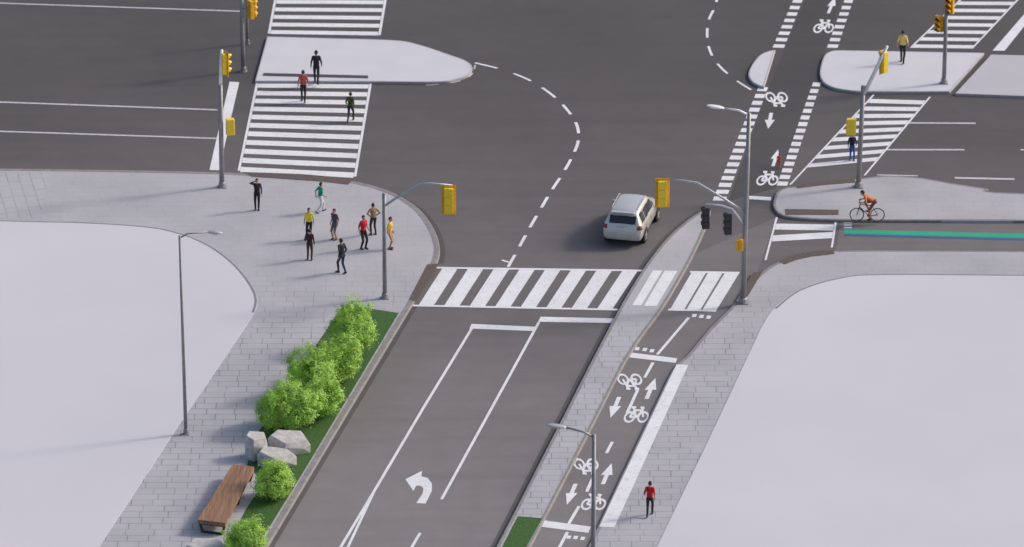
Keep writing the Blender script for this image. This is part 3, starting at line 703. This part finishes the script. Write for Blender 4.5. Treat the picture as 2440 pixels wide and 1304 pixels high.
# ---------------------------------------------------------------- people
def cmat(name, c): return mat(name, c, .85, 0, .22, 9, .15)
CL = {}
def C(c):
    if c not in CL: CL[c] = cmat('cloth %d' % len(CL), c)
    return CL[c]
SK = mat('skin', (.48, .27, .19), .6, 0, .08, 12)
HD = mat('hair dark', (.018, .013, .011), .7, 0, .3, 30)
SH = mat('shoes', (.03, .028, .028), .6, 0, .2, 10); EY = mat('eye', (.05, .04, .035), .3, 0, .1, 5); LIP = mat('lip', (.30, .12, .10), .5, 0, .1, 5)
def ik(a, t, l1, l2, pole_):
    a = Vector(a); t = Vector(t); d = t-a; L = d.length; mx = (l1+l2)*.995
    if L > mx: d *= mx/L; L = mx; t = a+d
    x = (l1*l1-l2*l2+L*L)/(2*L); h = math.sqrt(max(0, l1*l1-x*x)); u = d/L
    p = Vector(pole_); p = (p-u*p.dot(u)).normalized()
    return a+u*x+p*h, t
def body_mesh(pose):
    els = []
    pel = Vector(pose.get('pel', (0, 0, .93))); l = pose.get('lean', R(3))
    up = Vector((0, math.sin(l), math.cos(l))); Ml = Matrix.Rotation(-l, 3, 'X')
    fw = Vector((0, math.cos(l), -math.sin(l))); X = Vector((1, 0, 0))
    def E(reg, c, r, M_=None): els.append(('e', reg, Vector(c), r, M_ or Matrix.Identity(3)))
    def K(reg, p, q_, a, b_): els.append(('c', reg, Vector(p), Vector(q_), a, b_))
    E('pants', pel-up*.01, (.160, .115, .12), Ml)
    E('shirt', pel+up*.11, (.152, .112, .15), Ml); E('shirt', pel+up*.22, (.150, .110, .16), Ml)
    E('shirt', pel+up*.36+fw*.01, (.172, .122, .17), Ml)
    sho = pel+up*.475
    K('shirt', sho-X*.12, sho+X*.12, .066, .066)
    l2 = l*.45; hu = Vector((0, math.sin(l2), math.cos(l2))); hf = Vector((0, math.cos(l2), -math.sin(l2))); Mh = Matrix.Rotation(-l2, 3, 'X')
    nk = sho+up*.03; hc = nk+hu*.175+hf*.02
    K('skin', nk-up*.03, hc-hu*.08, .058, .052)
    E('skin', hc, (.077, .096, .112), Mh); E('skin', hc-hu*.055+hf*.03, (.055, .062, .062), Mh)
    K('skin', hc+hf*.085+hu*.01, hc+hf*.108-hu*.02, .010, .014)
    for sx in (-1, 1): E('skin', hc+X*sx*.077-hf*.005, (.014, .022, .032), Mh)
    for i, sx in enumerate((-1, 1)):
        hip = pel+X*sx*.085-up*.03
        ank = pose['ank'][i]; kn, ak = ik(hip, ank, .44, .42, pose.get('kp', (sx*.08, 1, 0)))
        K('pants', hip, kn, .088, .062); E('pants', hip+Vector((0, -.03, .0)), (.085, .09, .10))
        K('shank', kn, kn.lerp(ak, .45), .060, .058); K('shank', kn.lerp(ak, .3)-Vector((0, .008, 0)), ak, .059, .047)
        pt = pose.get('pitch', (0, 0))[i]; c_, s_ = math.cos(pt), math.sin(pt)
        def rf(y, z): return ak+Vector((sx*.15*max(0, y), y*c_+z*s_, -y*s_+z*c_))
        K('shoe', rf(-.045, -.05), rf(.07, -.052), .042, .043); K('shoe', rf(.06, -.058), rf(.165, -.066), .042, .030)
        s0 = sho+X*sx*.160
        el, wr = ik(s0, pose['wr'][i], .285, .25, pose.get('ep', ((-.3, -1, -.1), (.3, -1, -.1)))[i])
        K('shirt', s0, el, .056, .046); K('fore', el, wr, .042, .030)
        d_ = (wr-el).normalized(); inn = Vector((-sx, 0, 0)); inn = (inn-d_*inn.dot(d_)).normalized(); ac = d_.cross(inn).normalized()
        if ac.y < 0: ac = -ac
        Mp = Matrix((ac, inn, d_)).transposed()
        E('skin', wr+d_*.045, (.040, .019, .055), Mp)
        for j, (o_, ln) in enumerate(((.031, .068), (.011, .078), (-.010, .072), (-.030, .056))):
            p0 = wr+d_*.085+ac*o_; p1 = p0+(d_+inn*.25)*ln*.5; p2 = p1+(d_*.8+inn*.65)*ln*.5
            K('skin', p0, p1, .0095, .009); K('skin', p1, p2, .009, .008)
        p0 = wr+d_*.03+ac*.034; p1 = p0+(d_*.7+ac*.7+inn*.2)*.038; p2 = p1+(d_*.95+inn*.3)*.03
        K('skin', p0, p1, .012, .010); K('skin', p1, p2, .010, .009)
    return els, hc, hu, hf, Mh
REG = ['skin', 'shirt', 'pants', 'shank', 'shoe', 'fore']
def person(loc, H, heading, pose, shirt, pants, label, skin=None, hair=None, short_sleeve=True, shorts=False, shoes=None, rootname='person'):
    skin = skin or SK; hair = hair or HD
    rt = thing(rootname, label, 'person', loc, -R(heading))
    s = H/1.75
    els, hc, hu, hf, Mh = body_mesh(pose)
    m = MB()
    for e in els:
        if e[0] == 'e': m.ell(e[2], e[3], e[4], 16, 10)
        else: m.cap(e[2], e[3], e[4], e[5], 12)
    o = m.build('body', skin, rt)
    rm = o.modifiers.new('r', 'REMESH'); rm.mode = 'VOXEL'; rm.voxel_size = .0095
    sm = o.modifiers.new('m', 'SMOOTH'); sm.factor = .5; sm.iterations = 2
    bpy.context.view_layer.update()
    me = bpy.data.meshes.new_from_object(o.evaluated_get(bpy.context.evaluated_depsgraph_get()))
    o.modifiers.clear(); o.data = me
    n = len(me.polygons); c = np.empty(n*3); me.polygons.foreach_get('center', c); c = c.reshape(-1, 3)
    best = np.full(n, 9.0); reg = np.zeros(n, int)
    for e in els:
        if e[0] == 'e':
            Mi = np.array(e[4].transposed()); q_ = (c-np.array(e[2])) @ Mi.T
            dd = (np.linalg.norm(q_/np.array(e[3]), axis=1)-1)*min(e[3])
        else:
            a = np.array(e[2]); b_ = np.array(e[3])-a; L2 = b_.dot(b_)+1e-9
            t_ = np.clip(((c-a) @ b_)/L2, 0, 1); dd = np.linalg.norm(c-a-t_[:, None]*b_, axis=1)-(e[4]+(e[5]-e[4])*t_)
        k = dd < best; best[k] = dd[k]; reg[k] = REG.index(e[1])
    me.materials.clear()
    for mm in (skin, C(shirt), C(pants), skin if shorts else C(pants), shoes or SH, skin if short_sleeve else C(shirt)): me.materials.append(mm)
    me.polygons.foreach_set('material_index', reg.tolist()); me.polygons.foreach_set('use_smooth', [True]*n)
    o.scale = (s, s, s)
    bm = bmesh.new(); bmesh.ops.create_uvsphere(bm, u_segments=20, v_segments=14, radius=1)
    dl = [v for v in bm.verts if (v.co.y > .25 and v.co.z < .42) or v.co.z < -.62]
    bmesh.ops.delete(bm, geom=dl, context='VERTS')
    for v in bm.verts:
        w = 1+.03*math.sin(v.co.x*9+v.co.z*11)
        v.co = hc+Mh@Vector((v.co.x*.086*w, v.co.y*.104*w-.008, v.co.z*.120*w+.010))
    hm = bpy.data.meshes.new('hair'); bm.to_mesh(hm); bm.free(); hm.materials.append(hair)
    hm.polygons.foreach_set('use_smooth', [True]*len(hm.polygons))
    ho = bpy.data.objects.new('hair', hm); col.objects.link(ho); ho.parent = rt; ho.scale = (s, s, s)
    so = ho.modifiers.new('s', 'SOLIDIFY'); so.thickness = .012
    for sx in (-1, 1):
        eo = MB().ell(hc+hf*.088+hu*.008+Vector((sx*.03, 0, 0)), (.011, .008, .008), None, 8, 6).build('eye', EY, rt); eo.scale = (s, s, s)
    mo = MB().ell(hc+hf*.090-hu*.058, (.022, .006, .006), None, 8, 6).build('mouth', LIP, rt); mo.scale = (s, s, s)
    return rt
STAND = dict(ank=((-.08, -.02, .09), (.09, .03, .09)), wr=((-.24, .05, .90), (.24, .03, .90)))
STAND2 = dict(ank=((-.10, .05, .09), (.10, -.04, .09)), wr=((-.22, .16, .98), (.24, .02, .90)), lean=R(1))
FOLD = dict(ank=((-.10, 0, .09), (.12, .02, .09)), wr=((-.06, .24, 1.13), (.08, .25, 1.10)), ep=((-.8, -.3, -.6), (.8, -.3, -.6)))
HIPS = dict(ank=((-.12, 0, .09), (.13, .02, .09)), wr=((-.17, .06, 1.03), (.17, .06, 1.03)), ep=((-1, -.5, 0), (1, -.5, 0)))
RAISE = dict(ank=((-.07, 0, .09), (.09, .03, .09)), wr=((-.23, .03, .90), (.10, .13, 1.60)), ep=((-.3, -1, 0), (1, .4, -.2)))
WALK = dict(pel=(0, 0, .905), lean=R(5), ank=((-.08, .24, .10), (.09, -.26, .14)), wr=((-.24, -.12, .92), (.24, .18, .95)), pitch=(R(-10), R(28)))
WALK2 = dict(pel=(0, 0, .905), lean=R(5), ank=((-.08, -.26, .14), (.09, .24, .10)), wr=((-.24, .18, .95), (.24, -.12, .92)), pitch=(R(28), R(-10)))
STEP = dict(pel=(0, 0, .925), lean=R(4), ank=((-.07, .17, .09), (.07, -.17, .11)), wr=((-.26, -.08, .92), (.26, .12, .93)), pitch=(0, R(15)))
BK = (.018, .018, .022)
PEOPLE = [
 (754, 120, 203, KZ, 0, STEP, (.035, .022, .028), BK, 'person in dark clothes walking over the left island', dict(short_sleeve=False)),
 (723, 167, 247, 0, 0, STEP, (.55, .10, .09), BK, 'person in red shirt and black trousers on the left crosswalk', {}),
 (835, 219, 293, 0, 15, WALK2, (.06, .08, .02), (.03, .03, .03), 'person in dark green top on the left crosswalk', dict(short_sleeve=False)),
 (613, 424, 503, KZ, 180, RAISE, BK, BK, 'person in black with one hand raised to the head', dict(short_sleeve=False)),
 (763, 433, 509, KZ, 60, WALK, (.02, .33, .20), (.66, .65, .68), 'person in green shirt and white trousers walking', dict(short_sleeve=True)),
 (737, 494, 573, KZ, 190, STAND, (.85, .66, .03), BK, 'person in yellow shirt standing behind a dark dressed person', {}),
 (738, 545, 623, KZ, 5, STAND2, (.045, .018, .018), (.06, .025, .025), 'person in dark maroon standing in front of the yellow shirt', dict(short_sleeve=False)),
 (798, 496, 574, KZ, 220, STAND, (.09, .07, .12), (.14, .12, .14), 'person in purple grey shirt and shorts standing in the group', dict(shorts=True)),
 (815, 568, 654, KZ, -40, STEP, (.015, .018, .03), (.025, .035, .07), 'person in dark navy clothes walking nearest the bushes', dict(short_sleeve=False)),
 (866, 512, 596, KZ, 140, STAND2, (.55, .015, .03), BK, 'person in bright red shirt and black trousers near the signal post', {}),
 (890, 484, 563, KZ, -20, HIPS, (.36, .23, .12), (.035, .03, .03), 'person in tan top with hands on hips', dict(short_sleeve=True)),
 (929, 516, 596, KZ, 110, STAND, (.80, .50, .05), (.50, .32, .20), 'person in yellow top standing behind the signal post', dict(shorts=True)),
 (2150, 72, 153, KZ, 10, STEP, (.85, .66, .18), BK, 'person in yellow shirt walking on the upper right island', {}),
 (2030, 316, 385, 0, 175, STAND2, (.015, .018, .03), (.05, .09, .38), 'person in dark top and blue trousers on the slanted crosswalk', dict(short_sleeve=False)),
 (1856, 366, 404, 0, 0, FOLD, (.70, .05, .04), (.5, .08, .06), 'small figure in red on the bicycle crossing', {}),
 (1548, 1146, 1233, KZ, 8, WALK2, (.50, .015, .02), BK, 'person in red shirt walking alone on the right sidewalk', {}),
]
for (u, vt, vb, z, hd, pose, sc_, pc, lb, kw) in PEOPLE:
    b = G(u, vb-3, z); top = P(u, vt, b.y).z-z
    person(b, top, hd, pose, sc_, pc, lb, **kw)
# bicycle and rider
b = G(2067, 528, KZ+.006); hd = -88
bk = thing('bicycle', 'dark bicycle ridden by the person in orange', 'bicycle', b, -R(hd))
Mb = mat('bicycle paint', (.12, .05, .04), .4, .2)
f = MB()
ra, fa, bbk, st_, ht, hb = (0, -.46, .34), (0, .50, .34), (0, -.06, .28), (0, -.22, .80), (0, .36, .84), (0, .38, .72)
for p, q_, r in ((bbk, st_, .022), (st_, ht, .02), (bbk, hb, .025), (ht, hb, .026), ((.03, -.46, .34), (.01, -.21, .76), .014), ((-.03, -.46, .34), (-.01, -.21, .76), .014), ((.03, -.46, .34), (.02, -.06, .28), .014), ((-.03, -.46, .34), (-.02, -.06, .28), .014)):
    f.tube([p, q_], r, 8)
f.build('frame', Mb, bk)
MB().tube([hb, (.05, .40, .68), (.05, .50, .34)], .014, 8).tube([hb, (-.05, .40, .68), (-.05, .50, .34)], .014, 8).build('fork', Mb, bk)
MB().tube([st_, (0, -.25, .92)], .013, 8).build('seat_post', M['steel_light'], bk)
MB().ell((0, -.27, .95), (.07, .13, .028)).build('saddle', M['black'], bk, None, True)
MB().tube([ht, (0, .38, .96)], .014, 8).tube([(-.24, .33, .98), (-.12, .39, .97), (.12, .39, .97), (.24, .33, .98)], .013, 8).build('handlebar', M['black'], bk, None, True)
MB().tube([(.05, -.06, .28), (.06, -.06, .28)], .09, 18).tube([(.07, -.06, .28), (.08, -.03, .44)], .01, 6).tube([(-.07, -.06, .28), (-.08, -.09, .12)], .01, 6).build('crank', M['steel'], bk)
MB().box((.13, -.03, .44), (.10, .09, .02)).build('pedal', M['black'], bk); MB().box((-.13, -.09, .12), (.10, .09, .02)).build('pedal', M['black'], bk)
for ax in (ra, fa):
    wh = MB()
    for k in range(16):
        a = 2*math.pi*k/16; wh.tube([(.02*(-1)**k, ax[1], .34), (0, ax[1]+.31*math.cos(a), .34+.31*math.sin(a))], .003, 4)
    wh.tube([(-.04, ax[1], .34), (.04, ax[1], .34)], .025, 10)
    wo = wh.build('wheel', M['lampgrey'], bk)
    def torus(rad, tr):
        vs = []; n, k2 = 36, 8
        for i in range(n):
            a = 2*math.pi*i/n
            for j in range(k2):
                c_ = 2*math.pi*j/k2; rr = rad+tr*math.cos(c_); vs.append((tr*math.sin(c_), ax[1]+rr*math.cos(a), .34+rr*math.sin(a)))
        return MB().add(vs, [(i*k2+j, ((i+1) % n)*k2+j, ((i+1) % n)*k2+(j+1) % k2, i*k2+(j+1) % k2) for i in range(n) for j in range(k2)])
    torus(.320, .020).build('tyre', M['tyre'], wo, None, True); torus(.296, .010).build('rim', M['rim'], wo, None, True)
RIDE = dict(pel=(0, -.28, 1.03), lean=R(60), ank=((-.12, -.12, .22), (.12, -.06, .54)), wr=((-.23, .30, 1.02), (.23, .30, 1.02)), ep=((-.6, -.3, -.7), (.6, -.3, -.7)), pitch=(R(10), R(5)))
person(b, 1.75, hd, RIDE, (.66, .20, .08), (.25, .09, .06), 'cyclist in orange top riding to the left', hair=HD, shorts=True)

# ---------------------------------------------------------------- light and camera
w = bpy.data.worlds.new('World'); sc.world = w; w.use_nodes = True
nt = w.node_tree; sky = nt.nodes.new('ShaderNodeTexSky'); sky.sky_type = 'NISHITA'; sky.sun_disc = False
el = R(34); sv = Vector((7.7, 2.6, 0)).normalized()*math.cos(el)+Vector((0, 0, math.sin(el)))
sky.sun_elevation = el; sky.sun_rotation = math.atan2(sv.x, sv.y); sky.air_density = 1.0; sky.dust_density = 4.0; sky.ozone_density = 1.0
nt.links.new(sky.outputs[0], nt.nodes['Background'].inputs[0]); nt.nodes['Background'].inputs[1].default_value = .15
L = bpy.data.lights.new('sun', 'SUN'); L.energy = 1.7; L.angle = R(8); L.color = (1, .94, .885)
lo = bpy.data.objects.new('sun', L); col.objects.link(lo); lo.rotation_euler = (-sv).to_track_quat('-Z', 'Y').to_euler()
cam = bpy.data.cameras.new('camera'); cam.sensor_width = 36; cam.lens = FL/2440*36; cam.clip_end = 3000; cam.clip_start = 1
cam.dof.use_dof = True; cam.dof.focus_distance = 336; cam.dof.aperture_fstop = .6
co = bpy.data.objects.new('camera', cam); col.objects.link(co); co.location = CAM; co.rotation_euler = (R(90)-PITCH, 0, 0)
sc.camera = co
sc.view_settings.view_transform = 'Standard'; sc.view_settings.look = 'None'; sc.view_settings.exposure = 0
